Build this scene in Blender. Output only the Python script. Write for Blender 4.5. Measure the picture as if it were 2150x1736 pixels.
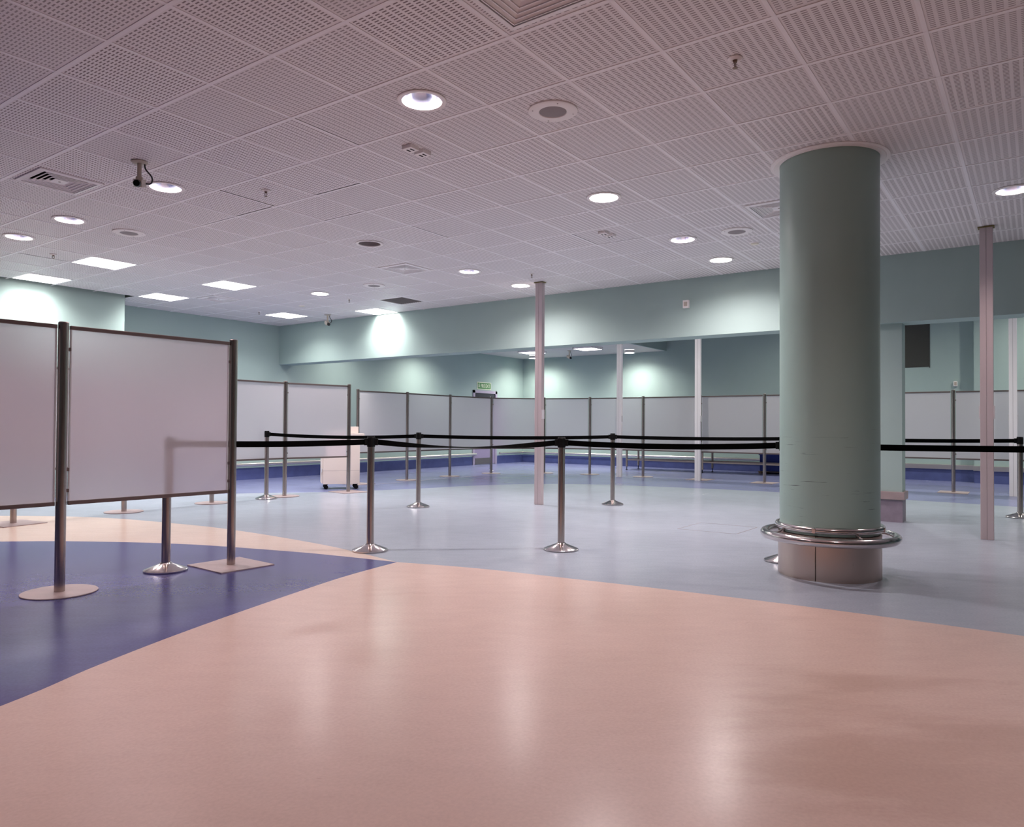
import bpy, bmesh, math, random
from mathutils import Vector, Matrix
from mathutils.geometry import tessellate_polygon

for o in list(bpy.data.objects):
    bpy.data.objects.remove(o, do_unlink=True)
scene = bpy.context.scene
C = scene.collection
random.seed(7)
PI = math.pi

# ------------------------------------------------------------------ camera, world, exposure
W, H, FPX = 2150.0, 1736.0, 1547.329
YAW, ROLL, PIT = 0.950560, -0.00617748, 0.01623739
HC = 1.122                      # eye height
T = 0.6                         # ceiling module
OI, OJ = -3.217331, -5.776523
ZC = 1.122 + 3.417478 * T       # ceiling height, 3.17 m


def cam_matrix():
    c, s = math.cos(YAW), math.sin(YAW)
    w = Matrix(((c, -s, 0), (s, c, 0), (0, 0, 1)))
    cp, sp = math.cos(PIT), math.sin(PIT)
    p = Matrix(((1, 0, 0), (0, cp, sp), (0, -sp, cp)))
    cr, sr = math.cos(ROLL), math.sin(ROLL)
    q = Matrix(((cr, 0, -sr), (0, 1, 0), (sr, 0, cr)))
    return q @ p @ w


MC = cam_matrix()
cam_data = bpy.data.cameras.new('camera')
cam_data.sensor_fit = 'HORIZONTAL'
cam_data.sensor_width = 36.0
cam_data.lens = 36.0 * FPX / W
cam_data.clip_start = 0.05
cam_data.clip_end = 100
cam = bpy.data.objects.new('camera', cam_data)
C.objects.link(cam)
R, F, U = MC[0], MC[1], MC[2]
cam.matrix_world = Matrix(((R[0], U[0], -F[0], 0), (R[1], U[1], -F[1], 0), (R[2], U[2], -F[2], HC), (0, 0, 0, 1)))
scene.camera = cam

world = bpy.data.worlds.new('world')
scene.world = world
world.use_nodes = True
world.node_tree.nodes['Background'].inputs[0].default_value = (0.02, 0.02, 0.022, 1)
world.node_tree.nodes['Background'].inputs[1].default_value = 1.0

vs = scene.view_settings
vs.view_transform = 'Standard'
vs.look = 'None'
vs.gamma = 1.0
vs.exposure = 1.2
vs.use_curve_mapping = False

# light levels, all in one place
PANEL_EMIT = 4.2                       # fluorescent diffusers as seen
PANEL_W, PANEL_COL = 12.0, (1.0, 0.97, 0.95)   # their louvred light
DIM_W, DIM_COL = 9.0, (1.0, 0.80, 0.78)      # open reflector downlights
BRIGHT_W, BRIGHT_COL = 20.0, (1.0, 0.88, 0.88)   # frosted downlights
REAR_W, REAR_COL = 32.0, (1.0, 0.98, 0.89)   # downlights of the rear bay


# ------------------------------------------------------------------ materials
def new_mat(name):
    m = bpy.data.materials.new(name)
    m.use_nodes = True
    nt = m.node_tree
    return m, nt, nt.nodes['Principled BSDF']


def N(nt, typ, **kw):
    n = nt.nodes.new(typ)
    for k, v in kw.items():
        if k == 'inp':
            for kk, vv in v.items():
                n.inputs[kk].default_value = vv
        else:
            setattr(n, k, v)
    return n


def L(nt, a, b):
    nt.links.new(a, b)


def math_node(nt, op, a, b=None, c=None, clamp=False):
    n = nt.nodes.new('ShaderNodeMath')
    n.operation = op
    n.use_clamp = clamp
    for i, v in enumerate((a, b, c)):
        if v is None:
            continue
        if isinstance(v, (int, float)):
            n.inputs[i].default_value = v
        else:
            nt.links.new(v, n.inputs[i])
    return n.outputs[0]


def plain(name, col, rough=0.6, metal=0.0, spec=0.5, noise=0.0, scale=30.0, bump=0.0):
    m, nt, p = new_mat(name)
    p.inputs['Base Color'].default_value = (*col, 1)
    p.inputs['Roughness'].default_value = rough
    p.inputs['Metallic'].default_value = metal
    p.inputs['Specular IOR Level'].default_value = spec
    if noise or bump:
        tc = N(nt, 'ShaderNodeTexCoord')
        nz = N(nt, 'ShaderNodeTexNoise', inp={'Scale': scale, 'Detail': 4.0})
        L(nt, tc.outputs['Object'], nz.inputs['Vector'])
        if noise:
            mr = N(nt, 'ShaderNodeMapRange', inp={'From Min': 0.3, 'From Max': 0.7, 'To Min': 1 - noise, 'To Max': 1 + noise})
            L(nt, nz.outputs['Fac'], mr.inputs['Value'])
            mx = N(nt, 'ShaderNodeMix', data_type='RGBA', blend_type='MULTIPLY')
            mx.inputs['Factor'].default_value = 1.0
            mx.inputs['A'].default_value = (*col, 1)
            L(nt, mr.outputs[0], mx.inputs['B'])
            L(nt, mx.outputs['Result'], p.inputs['Base Color'])
        if bump:
            b = N(nt, 'ShaderNodeBump', inp={'Strength': bump, 'Distance': 0.002})
            L(nt, nz.outputs['Fac'], b.inputs['Height'])
            L(nt, b.outputs[0], p.inputs['Normal'])
    return m


def emit(name, col, strength):
    m = bpy.data.materials.new(name)
    m.use_nodes = True
    nt = m.node_tree
    nt.nodes.remove(nt.nodes['Principled BSDF'])
    e = N(nt, 'ShaderNodeEmission', inp={'Color': (*col, 1), 'Strength': strength})
    L(nt, e.outputs[0], nt.nodes['Material Output'].inputs[0])
    return m


def vinyl(name, col, var=0.16, stain=0.0, stain_col=(0.3, 0.15, 0.1)):
    """marbled sheet vinyl with a worn polish"""
    m, nt, p = new_mat(name)
    tc = N(nt, 'ShaderNodeTexCoord')
    mr0 = N(nt, 'ShaderNodeMapping', inp={'Rotation': (0, 0, 0.95)})
    L(nt, tc.outputs['Object'], mr0.inputs['Vector'])
    mp = N(nt, 'ShaderNodeMapping', inp={'Scale': (3.2, 9.0, 5.0)})
    L(nt, mr0.outputs[0], mp.inputs['Vector'])
    n1 = N(nt, 'ShaderNodeTexNoise', inp={'Scale': 1.4, 'Detail': 6.0, 'Roughness': 0.6, 'Distortion': 0.0})
    L(nt, mp.outputs[0], n1.inputs['Vector'])
    n2 = N(nt, 'ShaderNodeTexNoise', inp={'Scale': 0.7, 'Detail': 3.0, 'Roughness': 0.55})
    L(nt, tc.outputs['Object'], n2.inputs['Vector'])
    n3 = N(nt, 'ShaderNodeTexNoise', inp={'Scale': 70.0, 'Detail': 3.0})
    L(nt, tc.outputs['Object'], n3.inputs['Vector'])
    a = math_node(nt, 'MULTIPLY_ADD', n1.outputs['Fac'], 0.55, -0.275)
    b = math_node(nt, 'MULTIPLY_ADD', n2.outputs['Fac'], 0.8, -0.4)
    c = math_node(nt, 'MULTIPLY_ADD', n3.outputs['Fac'], 0.9, -0.45)
    s = math_node(nt, 'ADD', math_node(nt, 'ADD', a, b), c)
    v = math_node(nt, 'MULTIPLY_ADD', s, var * 2.0, 1.0)
    mx = N(nt, 'ShaderNodeMix', data_type='RGBA', blend_type='MULTIPLY')
    mx.inputs['Factor'].default_value = 1.0
    mx.inputs['A'].default_value = (*col, 1)
    L(nt, v, mx.inputs['B'])
    # short dark scuffs
    mf = N(nt, 'ShaderNodeMapping', inp={'Scale': (6.0, 34.0, 5.0), 'Rotation': (0, 0, 0.25)})
    L(nt, mr0.outputs[0], mf.inputs['Vector'])
    n5 = N(nt, 'ShaderNodeTexNoise', inp={'Scale': 1.6, 'Detail': 2.0, 'Roughness': 0.5})
    L(nt, mf.outputs[0], n5.inputs['Vector'])
    fl = N(nt, 'ShaderNodeMapRange', inp={'From Min': 0.765, 'From Max': 0.80, 'To Min': 0.0, 'To Max': 0.55})
    L(nt, n5.outputs['Fac'], fl.inputs['Value'])
    mxf = N(nt, 'ShaderNodeMix', data_type='RGBA')
    L(nt, fl.outputs[0], mxf.inputs['Factor'])
    L(nt, mx.outputs['Result'], mxf.inputs['A'])
    mxf.inputs['B'].default_value = (col[0] * 0.35, col[1] * 0.3, col[2] * 0.3, 1)
    out = mxf.outputs['Result']
    if stain:
        # worn brown patch with ragged streaks
        n4 = N(nt, 'ShaderNodeTexNoise', inp={'Scale': 1.0, 'Detail': 6.0, 'Roughness': 0.62})
        mp4 = N(nt, 'ShaderNodeMapping', inp={'Scale': (0.9, 2.8, 1.0), 'Rotation': (0, 0, 0.22)})
        L(nt, mr0.outputs[0], mp4.inputs['Vector'])
        L(nt, mp4.outputs[0], n4.inputs['Vector'])
        vd = N(nt, 'ShaderNodeVectorMath', operation='DISTANCE')
        L(nt, tc.outputs['Object'], vd.inputs[0])
        vd.inputs[1].default_value = (3.0, 0.25, 0)
        near = N(nt, 'ShaderNodeMapRange', interpolation_type='SMOOTHSTEP', inp={'From Min': 0.35, 'From Max': 1.25, 'To Min': 0.30, 'To Max': 0.0})
        L(nt, vd.outputs['Value'], near.inputs['Value'])
        tot = math_node(nt, 'ADD', n4.outputs['Fac'], near.outputs[0])
        mr = N(nt, 'ShaderNodeMapRange', interpolation_type='SMOOTHSTEP', inp={'From Min': 0.60, 'From Max': 0.86, 'To Min': 0.0, 'To Max': stain})
        L(nt, tot, mr.inputs['Value'])
        mx2 = N(nt, 'ShaderNodeMix', data_type='RGBA')
        L(nt, mr.outputs[0], mx2.inputs['Factor'])
        L(nt, out, mx2.inputs['A'])
        mx2.inputs['B'].default_value = (*stain_col, 1)
        out = mx2.outputs['Result']
    L(nt, out, p.inputs['Base Color'])
    rr = math_node(nt, 'MULTIPLY_ADD', n1.outputs['Fac'], 0.04, 0.19)
    rr = math_node(nt, 'MULTIPLY_ADD', n2.outputs['Fac'], 0.08, rr)
    L(nt, rr, p.inputs['Roughness'])
    p.inputs['Specular IOR Level'].default_value = 0.42
    bp = N(nt, 'ShaderNodeBump', inp={'Strength': 0.03, 'Distance': 0.01})
    L(nt, n2.outputs['Fac'], bp.inputs['Height'])
    L(nt, bp.outputs[0], p.inputs['Normal'])
    return m


def perforated():
    """pressed metal tile with rows of short slots; slots open on the dark ceiling void"""
    m, nt, p = new_mat('perforated_tile')
    tc = N(nt, 'ShaderNodeTexCoord')
    sep = N(nt, 'ShaderNodeSeparateXYZ')
    L(nt, tc.outputs['Object'], sep.inputs[0])

    def slot(coord, pitch, length, edge):
        f = math_node(nt, 'FRACT', math_node(nt, 'DIVIDE', math_node(nt, 'ADD', coord, 6.0), pitch))
        d = math_node(nt, 'ABSOLUTE', math_node(nt, 'SUBTRACT', f, 0.5))
        mr = N(nt, 'ShaderNodeMapRange', inp={'From Min': length / 2 / pitch - edge, 'From Max': length / 2 / pitch + edge, 'To Min': 1.0, 'To Max': 0.0})
        L(nt, d, mr.inputs['Value'])
        return mr.outputs[0]
    wx = math_node(nt, 'WRAP', sep.outputs['X'], 0.3, -0.3)
    wy = math_node(nt, 'WRAP', sep.outputs['Y'], 0.3, -0.3)
    sx = slot(wx, 0.0205, 0.0085, 0.06)
    sy = slot(wy, 0.048, 0.030, 0.03)
    bx_ = math_node(nt, 'LESS_THAN', math_node(nt, 'ABSOLUTE', wx), 0.275)
    by_ = math_node(nt, 'LESS_THAN', math_node(nt, 'ABSOLUTE', wy), 0.275)
    k = math_node(nt, 'MULTIPLY', math_node(nt, 'MULTIPLY', sx, sy), math_node(nt, 'MULTIPLY', bx_, by_))
    oi = N(nt, 'ShaderNodeObjectInfo')
    dep = math_node(nt, 'MULTIPLY_ADD', oi.outputs['Random'], 0.35, 0.6)
    k = math_node(nt, 'MULTIPLY', k, dep)
    mx = N(nt, 'ShaderNodeMix', data_type='RGBA')
    L(nt, k, mx.inputs['Factor'])
    mx.inputs['A'].default_value = (0.88, 0.83, 0.83, 1)
    mx.inputs['B'].default_value = (0.17, 0.115, 0.115, 1)
    var = math_node(nt, 'MULTIPLY_ADD', oi.outputs['Random'], 0.10, 0.94)
    mx2 = N(nt, 'ShaderNodeMix', data_type='RGBA', blend_type='MULTIPLY')
    mx2.inputs['Factor'].default_value = 1.0
    L(nt, mx.outputs['Result'], mx2.inputs['A'])
    L(nt, var, mx2.inputs['B'])
    L(nt, mx2.outputs['Result'], p.inputs['Base Color'])
    p.inputs['Roughness'].default_value = 0.55
    p.inputs['Specular IOR Level'].default_value = 0.3
    return m


def steel(name, col, rough, streak=0.06):
    m, nt, p = new_mat(name)
    tc = N(nt, 'ShaderNodeTexCoord')
    mp = N(nt, 'ShaderNodeMapping', inp={'Scale': (60, 60, 1.5)})
    L(nt, tc.outputs['Object'], mp.inputs['Vector'])
    nz = N(nt, 'ShaderNodeTexNoise', inp={'Scale': 3.0, 'Detail': 3.0})
    L(nt, mp.outputs[0], nz.inputs['Vector'])
    L(nt, math_node(nt, 'MULTIPLY_ADD', nz.outputs['Fac'], streak * 2, rough - streak), p.inputs['Roughness'])
    p.inputs['Base Color'].default_value = (*col, 1)
    p.inputs['Metallic'].default_value = 1.0
    return m


def frosted():
    """milky acrylic sheet: scatters, and shows a blurred shadow of what stands close behind"""
    m = bpy.data.materials.new('frosted_sheet')
    m.use_nodes = True
    nt = m.node_tree
    p = nt.nodes['Principled BSDF']
    p.inputs['Base Color'].default_value = (0.74, 0.69, 0.715, 1)
    p.inputs['Roughness'].default_value = 0.5
    p.inputs['Specular IOR Level'].default_value = 0.25
    tr = N(nt, 'ShaderNodeBsdfTranslucent', inp={'Color': (0.82, 0.77, 0.79, 1)})
    rf = N(nt, 'ShaderNodeBsdfRefraction', inp={'Color': (0.84, 0.77, 0.85, 1), 'Roughness': 0.62, 'IOR': 1.22})
    m1 = N(nt, 'ShaderNodeMixShader')
    m1.inputs[0].default_value = 0.76
    m2 = N(nt, 'ShaderNodeMixShader')
    m2.inputs[0].default_value = 0.55
    L(nt, tr.outputs[0], m1.inputs[1])
    L(nt, rf.outputs[0], m1.inputs[2])
    L(nt, p.outputs[0], m2.inputs[1])
    L(nt, m1.outputs[0], m2.inputs[2])
    # the inner side of the far face lets light out freely
    geo = N(nt, 'ShaderNodeNewGeometry')
    tp_ = N(nt, 'ShaderNodeBsdfTransparent')
    m3 = N(nt, 'ShaderNodeMixShader')
    L(nt, geo.outputs['Backfacing'], m3.inputs[0])
    L(nt, m2.outputs[0], m3.inputs[1])
    L(nt, tp_.outputs[0], m3.inputs[2])
    L(nt, m3.outputs[0], nt.nodes['Material Output'].inputs[0])
    return m


def column_paint():
    m, nt, p = new_mat('column_paint')
    tc = N(nt, 'ShaderNodeTexCoord')
    sep = N(nt, 'ShaderNodeSeparateXYZ')
    L(nt, tc.outputs['Object'], sep.inputs[0])
    # scuffs: thin level scratches between knee and hip height
    mp = N(nt, 'ShaderNodeMapping', inp={'Scale': (2.6, 2.6, 46.0), 'Rotation': (0.03, 0.05, 0)})
    L(nt, tc.outputs['Object'], mp.inputs['Vector'])
    nz = N(nt, 'ShaderNodeTexNoise', inp={'Scale': 1.5, 'Detail': 3.0, 'Roughness': 0.55, 'Distortion': 0.4})
    L(nt, mp.outputs[0], nz.inputs['Vector'])
    mr = N(nt, 'ShaderNodeMapRange', inp={'From Min': 0.66, 'From Max': 0.73, 'To Min': 0.0, 'To Max': 0.8})
    L(nt, nz.outputs['Fac'], mr.inputs['Value'])
    zr = N(nt, 'ShaderNodeMapRange', interpolation_type='SMOOTHSTEP', inp={'From Min': 1.25, 'From Max': 0.85, 'To Min': 0.0, 'To Max': 1.0})
    L(nt, sep.outputs['Z'], zr.inputs['Value'])
    k = math_node(nt, 'MULTIPLY', mr.outputs[0], zr.outputs[0])
    mx = N(nt, 'ShaderNodeMix', data_type='RGBA')
    L(nt, k, mx.inputs['Factor'])
    mx.inputs['A'].default_value = (0.335, 0.475, 0.43, 1)
    mx.inputs['B'].default_value = (0.07, 0.08, 0.08, 1)
    L(nt, mx.outputs['Result'], p.inputs['Base Color'])
    p.inputs['Roughness'].default_value = 0.42
    return m


M = {
    'paint': plain('mint_wall_paint', (0.37, 0.475, 0.45), 0.75, spec=0.25, noise=0.02, scale=1.3),
    'beam_paint': plain('mint_beam_paint', (0.37, 0.475, 0.45), 0.75, spec=0.25, noise=0.02, scale=1.3),
    'void': plain('ceiling_void', (0.05, 0.045, 0.045), 0.9),
    'white_ceiling': plain('plain_ceiling', (0.62, 0.60, 0.57), 0.8, noise=0.03, scale=3),
    'tile': perforated(),
    'bar': plain('grid_bar', (0.95, 0.91, 0.92), 0.5, spec=0.35),
    'vent': plain('vent_enamel', (0.92, 0.88, 0.88), 0.45, spec=0.4),
    'vent_dark': plain('vent_throat', (0.025, 0.018, 0.018), 0.9),
    'grille': plain('speaker_grille', (0.30, 0.26, 0.26), 0.7, noise=0.2, scale=400),
    'trim': plain('fitting_trim', (0.92, 0.87, 0.85), 0.5),
    'reflector': plain('reflector_alloy', (0.74, 0.80, 0.98), 0.24, metal=1.0),
    'lamp_bright': emit('frosted_lamp', (1.0, 0.97, 0.97), 26.0),
    'lamp_dim': emit('open_lamp', (0.93, 0.94, 1.0), 9.0),
    'lamp_off': plain('lamp_unlit', (0.22, 0.20, 0.20), 0.5),
    'panel': emit('fluorescent_diffuser', PANEL_COL, PANEL_EMIT),
    'steel': steel('brushed_steel', (0.48, 0.42, 0.39), 0.24, 0.03),
    'polished': steel('polished_steel', (0.66, 0.61, 0.60), 0.14, 0.03),
    'drum': steel('brushed_drum', (0.60, 0.49, 0.43), 0.30, 0.05),
    'plate': plain('plate_enamel', (0.36, 0.285, 0.285), 0.45, noise=0.08, scale=8),
    'plate_edge': plain('plate_edge', (0.16, 0.09, 0.08), 0.5),
    'frosted': frosted(),
    'rail_dark': plain('panel_rail', (0.23, 0.18, 0.17), 0.38, metal=0.8),
    'strip': plain('panel_strip', (0.72, 0.72, 0.74), 0.35, metal=0.4),
    'black': plain('black_plastic', (0.004, 0.004, 0.004), 0.5, spec=0.2),
    'belt': plain('black_webbing', (0.003, 0.003, 0.003), 0.9, spec=0.03),
    'pole': plain('pole_enamel', (0.55, 0.47, 0.48), 0.45, spec=0.4),
    'pole_white': plain('pole_white_enamel', (0.92, 0.86, 0.88), 0.45, spec=0.4),
    'pole_cap': plain('pole_cap', (0.20, 0.16, 0.06), 0.6),
    'socket': plain('socket_plastic', (0.70, 0.66, 0.68), 0.4),
    'column': column_paint(),
    'skirt': plain('blue_skirting', (0.085, 0.105, 0.27), 0.42, noise=0.12, scale=6),
    'skirt_grey': plain('grey_skirting', (0.25, 0.21, 0.26), 0.5, noise=0.12, scale=12),
    'rail': steel('rail_steel', (0.74, 0.68, 0.63), 0.28, 0.01),
    'door': plain('lilac_door', (0.30, 0.25, 0.38), 0.5),
    'door_frame': plain('lilac_frame', (0.38, 0.33, 0.44), 0.5),
    'kick': plain('kick_plate', (0.20, 0.185, 0.18), 0.4, metal=0.6),
    'dark_gloss': plain('dark_gloss', (0.03, 0.025, 0.04), 0.1),
    'dark_panel': plain('dark_panel', (0.035, 0.036, 0.03), 0.6),
    'sign_green': plain('sign_green', (0.05, 0.21, 0.05), 0.5),
    'sign_white': plain('sign_cream', (0.80, 0.82, 0.66), 0.5),
    'cabinet': plain('cabinet_enamel', (0.72, 0.63, 0.58), 0.5),
    'cream_metal': plain('camera_enamel', (0.50, 0.43, 0.36), 0.5),
    'lens': plain('camera_lens', (0.004, 0.006, 0.005), 0.12),
    'cable': plain('black_cable', (0.012, 0.01, 0.01), 0.5),
    'bench': plain('bench_steel', (0.42, 0.35, 0.30), 0.4, metal=0.7),
    'bluebox': plain('blue_crate', (0.008, 0.035, 0.27), 0.5),
    'wood': plain('pallet_wood', (0.30, 0.22, 0.17), 0.8, noise=0.15, scale=20),
    'brass': plain('sprinkler_brass', (0.22, 0.14, 0.10), 0.35, metal=0.9),
    'paper': plain('paper', (0.9, 0.9, 0.88), 0.7),
    'tape': plain('floor_tape', (0.30, 0.22, 0.26), 0.6),
    'joint': plain('hatch_joint', (0.17, 0.13, 0.13), 0.6),
    'detector': plain('detector_plastic', (0.80, 0.74, 0.62), 0.5),
    'v_pale': vinyl('pale_blue_vinyl', (0.335, 0.37, 0.435), 0.15),
    'v_purple': vinyl('violet_vinyl', (0.082, 0.078, 0.225), 0.26),
    'v_cream': vinyl('cream_vinyl', (0.66, 0.53, 0.455), 0.10),
    'v_pink': vinyl('blush_vinyl', (0.63, 0.465, 0.405), 0.12, stain=0.30, stain_col=(0.34, 0.19, 0.145)),
    'v_blue': vinyl('deep_blue_vinyl', (0.20, 0.215, 0.38), 0.2),
}


# ------------------------------------------------------------------ mesh helpers
def link(o, parent=None):
    C.objects.link(o)
    if parent is not None:
        o.parent = parent
    return o


def mesh_obj(name, bm, mat, parent=None, smooth=False, loc=None):
    me = bpy.data.meshes.new(name)
    bmesh.ops.recalc_face_normals(bm, faces=bm.faces)
    bm.to_mesh(me)
    bm.free()
    if isinstance(mat, (list, tuple)):
        for x in mat:
            me.materials.append(M[x])
    else:
        me.materials.append(M[mat])
    if smooth:
        for p in me.polygons:
            p.use_smooth = True
        try:
            me.set_sharp_from_angle(angle=math.radians(35))
        except Exception:
            pass
    o = bpy.data.objects.new(name, me)
    if loc:
        o.location = loc
    return link(o, parent)


def tag(o, label=None, cat=None, group=None, kind=None):
    if label:
        o['label'] = label
    if cat:
        o['category'] = cat
    if group:
        o['group'] = group
    if kind:
        o['kind'] = kind
    return o


def empty(name, loc, rz=0.0, label=None, cat=None, group=None):
    o = bpy.data.objects.new(name, None)
    o.empty_display_size = 0.1
    o.location = loc
    o.rotation_euler = (0, 0, rz)
    link(o)
    return tag(o, label, cat, group)


def box(bm, x0, x1, y0, y1, z0, z1, mat=None, bevel=0.0):
    mtx = mat or Matrix.Identity(4)
    c = [(x, y, z) for z in (z0, z1) for y in (y0, y1) for x in (x0, x1)]
    v = [bm.verts.new(mtx @ Vector(p)) for p in c]
    fs = []
    for f in ((0, 2, 3, 1), (4, 5, 7, 6), (0, 1, 5, 4), (2, 6, 7, 3), (0, 4, 6, 2), (1, 3, 7, 5)):
        fs.append(bm.faces.new([v[i] for i in f]))
    if bevel:
        es = list({e for f in fs for e in f.edges})
        bmesh.ops.bevel(bm, geom=es, offset=bevel, segments=2, affect='EDGES', profile=0.7)
    return fs


def bbox(name, x0, x1, y0, y1, z0, z1, mat, parent=None, bevel=0.0):
    bm = bmesh.new()
    box(bm, x0, x1, y0, y1, z0, z1, bevel=bevel)
    return mesh_obj(name, bm, mat, parent)


def lathe(bm, prof, seg=32, closed=False, a0=0.0, a1=2 * PI, mtx=None):
    """revolve (r, z) profile about z"""
    mtx = mtx or Matrix.Identity(4)
    full = abs((a1 - a0) - 2 * PI) < 1e-6
    n = seg if full else seg + 1
    rings = []
    for k in range(n):
        a = a0 + (a1 - a0) * k / seg
        ca, sa = math.cos(a), math.sin(a)
        rings.append([bm.verts.new(mtx @ Vector((r * ca, r * sa, z))) for r, z in prof])
    m = len(prof)
    for k in range(seg):
        A, B = rings[k], rings[(k + 1) % n]
        for i in range(m if closed else m - 1):
            j = (i + 1) % m
            try:
                bm.faces.new((A[i], B[i], B[j], A[j]))
            except ValueError:
                pass
    if not closed:
        for end in (0, -1):
            if full and prof[end][0] > 1e-6:
                try:
                    bm.faces.new([r[end] for r in rings])
                except ValueError:
                    pass
    if not full and closed:
        bm.faces.new(rings[0])
        bm.faces.new(rings[-1])
    bmesh.ops.remove_doubles(bm, verts=bm.verts, dist=1e-6)


def torus_prof(R_, z, r, n=14, sq=1.0):
    return [(R_ + r * math.cos(2 * PI * k / n), z + r * sq * math.sin(2 * PI * k / n)) for k in range(n)]


def tube(bm, pts, r, seg=10, cap=True):
    pts = [Vector(p) for p in pts]
    rings = []
    prev = None
    for i, p in enumerate(pts):
        d = (pts[min(i + 1, len(pts) - 1)] - pts[max(i - 1, 0)]).normalized()
        if prev is None:
            up = Vector((0, 0, 1)) if abs(d.z) < 0.9 else Vector((1, 0, 0))
            s = d.cross(up).normalized()
        else:
            s = (prev - d * prev.dot(d)).normalized()
        prev = s
        t = d.cross(s).normalized()
        rings.append([bm.verts.new(p + (s * math.cos(2 * PI * k / seg) + t * math.sin(2 * PI * k / seg)) * r) for k in range(seg)])
    for a, b in zip(rings, rings[1:]):
        for k in range(seg):
            bm.faces.new((a[k], a[(k + 1) % seg], b[(k + 1) % seg], b[k]))
    if cap:
        bm.faces.new(rings[0])
        bm.faces.new(rings[-1])


def poly_prism(bm, pts, z0, z1):
    lo = [bm.verts.new((x, y, z0)) for x, y in pts]
    hi = [bm.verts.new((x, y, z1)) for x, y in pts]
    n = len(pts)
    for i in range(n):
        bm.faces.new((lo[i], lo[(i + 1) % n], hi[(i + 1) % n], hi[i]))
    for tri in tessellate_polygon([[Vector((x, y, 0)) for x, y in pts]]):
        bm.faces.new([hi[i] for i in tri])
        bm.faces.new([lo[i] for i in tri])


def smooth_curve(pts, n=8):
    """Catmull-Rom through the points"""
    out = []
    P = [pts[0]] + list(pts) + [pts[-1]]
    for i in range(1, len(P) - 2):
        p0, p1, p2, p3 = (Vector((*q, 0)) for q in P[i - 1:i + 3])
        for k in range(n):
            t = k / n
            q = 0.5 * (2 * p1 + (p2 - p0) * t + (2 * p0 - 5 * p1 + 4 * p2 - p3) * t * t + (3 * p1 - p0 - 3 * p2 + p3) * t ** 3)
            out.append((q.x, q.y))
    out.append(tuple(pts[-1]))
    return out


def gx(i):
    return (i - OI) * T


def gy(j):
    return (j - OJ) * T


def project(p):
    q = MC @ (Vector(p) - Vector((0, 0, HC)))
    if q.y < 0.3:
        return None
    return (W / 2 + FPX * q.x / q.y, H / 2 - FPX * q.z / q.y, q.length)


# ------------------------------------------------------------------ shell
X0, Y0 = -4.2, -7.6                # behind and right of the viewpoint
YL = 12.95                         # left wall
BX0, BX1, BZ = 9.715, 10.07, 2.37  # drop beam
XR = 18.70                         # rear wall
ZH = 4.35                          # raised ceiling of the rear bay
YS = 8.22                          # step between low and raised rear ceiling

floor = tag(bbox('floor', X0, 19.2, Y0, YL + 0.2, -0.15, 0.0, 'v_pale'), kind='structure')

c1 = [(-4.2, 1.9), (-2.6, 2.25), (-1.0, 2.68), (0.2, 3.02), (1.219, 3.345), (1.68, 3.548), (2.266, 3.762), (3.069, 4.0), (3.734, 4.172), (4.372, 4.268)]
c2 = [(4.372, 4.268), (4.562, 3.593), (4.676, 2.792), (4.765, 2.083), (4.825, 1.454), (4.858, 0.896), (4.872, 0.4), (4.872, 0.0), (4.84, -0.8), (4.7, -2.2), (4.4, -3.8), (3.9, -5.6), (3.2, -7.6)]
c3 = [(-4.2, 11.6), (-1.5, 10.9), (0.6, 9.85), (1.9, 8.85), (2.861, 7.952), (3.399, 7.259), (3.849, 6.404), (4.155, 5.413), (4.27, 4.9), (4.372, 4.268)]
c4 = [(0.2, 12.0), (1.6, 11.6), (2.7, 11.05), (3.642, 10.136), (4.29, 9.05), (4.586, 7.635), (4.645, 6.841), (4.625, 6.022), (4.553, 5.2), (4.372, 4.268)]
c5 = [(2.0, 11.75), (4.5, 11.6), (6.2, 11.1), (7.3, 10.35), (8.2, 9.62), (9.5, 8.95), (10.75, 8.55), (11.65, 8.03), (12.26, 7.33), (12.62, 6.45), (12.9, 5.05), (13.05, 3.6), (13.0, 2.4), (12.95, 1.5), (12.9, 0.7), (12.82, 0.17), (12.6, -2.0), (12.3, -7.6)]
s1, s2, s3, s4, s5 = (smooth_curve(c) for c in (c1, c2, c3, c4, c5))


def sheet(pts, mat, z, label):
    bm = bmesh.new()
    poly_prism(bm, pts, -0.001, z)
    return tag(mesh_obj('vinyl_sheet', bm, mat, floor), label)


sheet(s1 + s2[1:] + [(-4.2, -7.6)], 'v_pink', 0.0006, 'blush cream vinyl sheet filling the foreground')
sheet(s3 + s1[::-1][1:], 'v_purple', 0.0006, 'violet vinyl wedge under the near screens')
sheet(s4 + s3[::-1][1:] + [(-4.2, 12.0)], 'v_cream', 0.0009, 'cream vinyl crescent behind the violet wedge')
sheet(s5 + [(18.9, -7.6), (18.9, 12.95), (6.0, 12.95), (2.0, 12.3)], 'v_blue', 0.0006, 'deep blue vinyl border along the far walls')
bm = bmesh.new()
hx = [(7.655, 3.225), (8.318, 3.218), (8.320, 2.565), (7.662, 2.580)]
for a, b in zip(hx, hx[1:] + hx[:1]):
    d = Vector((b[0] - a[0], b[1] - a[1])).normalized() * 0.0
    n = Vector((-(b[1] - a[1]), b[0] - a[0])).normalized() * 0.0035
    poly_prism(bm, [(a[0] + n.x, a[1] + n.y), (b[0] + n.x, b[1] + n.y), (b[0] - n.x, b[1] - n.y), (a[0] - n.x, a[1] - n.y)], -0.001, 0.0008)
tag(mesh_obj('hatch_joint', bm, 'joint', floor), 'thin square outline of a floor hatch')
tp = smooth_curve([(8.95, 10.26), (9.95, 10.14), (11.3, 10.16), (12.65, 10.12), (13.95, 9.8), (14.7, 8.9), (15.08, 7.75), (15.2, 5.4)], 6)
bm = bmesh.new()
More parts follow.
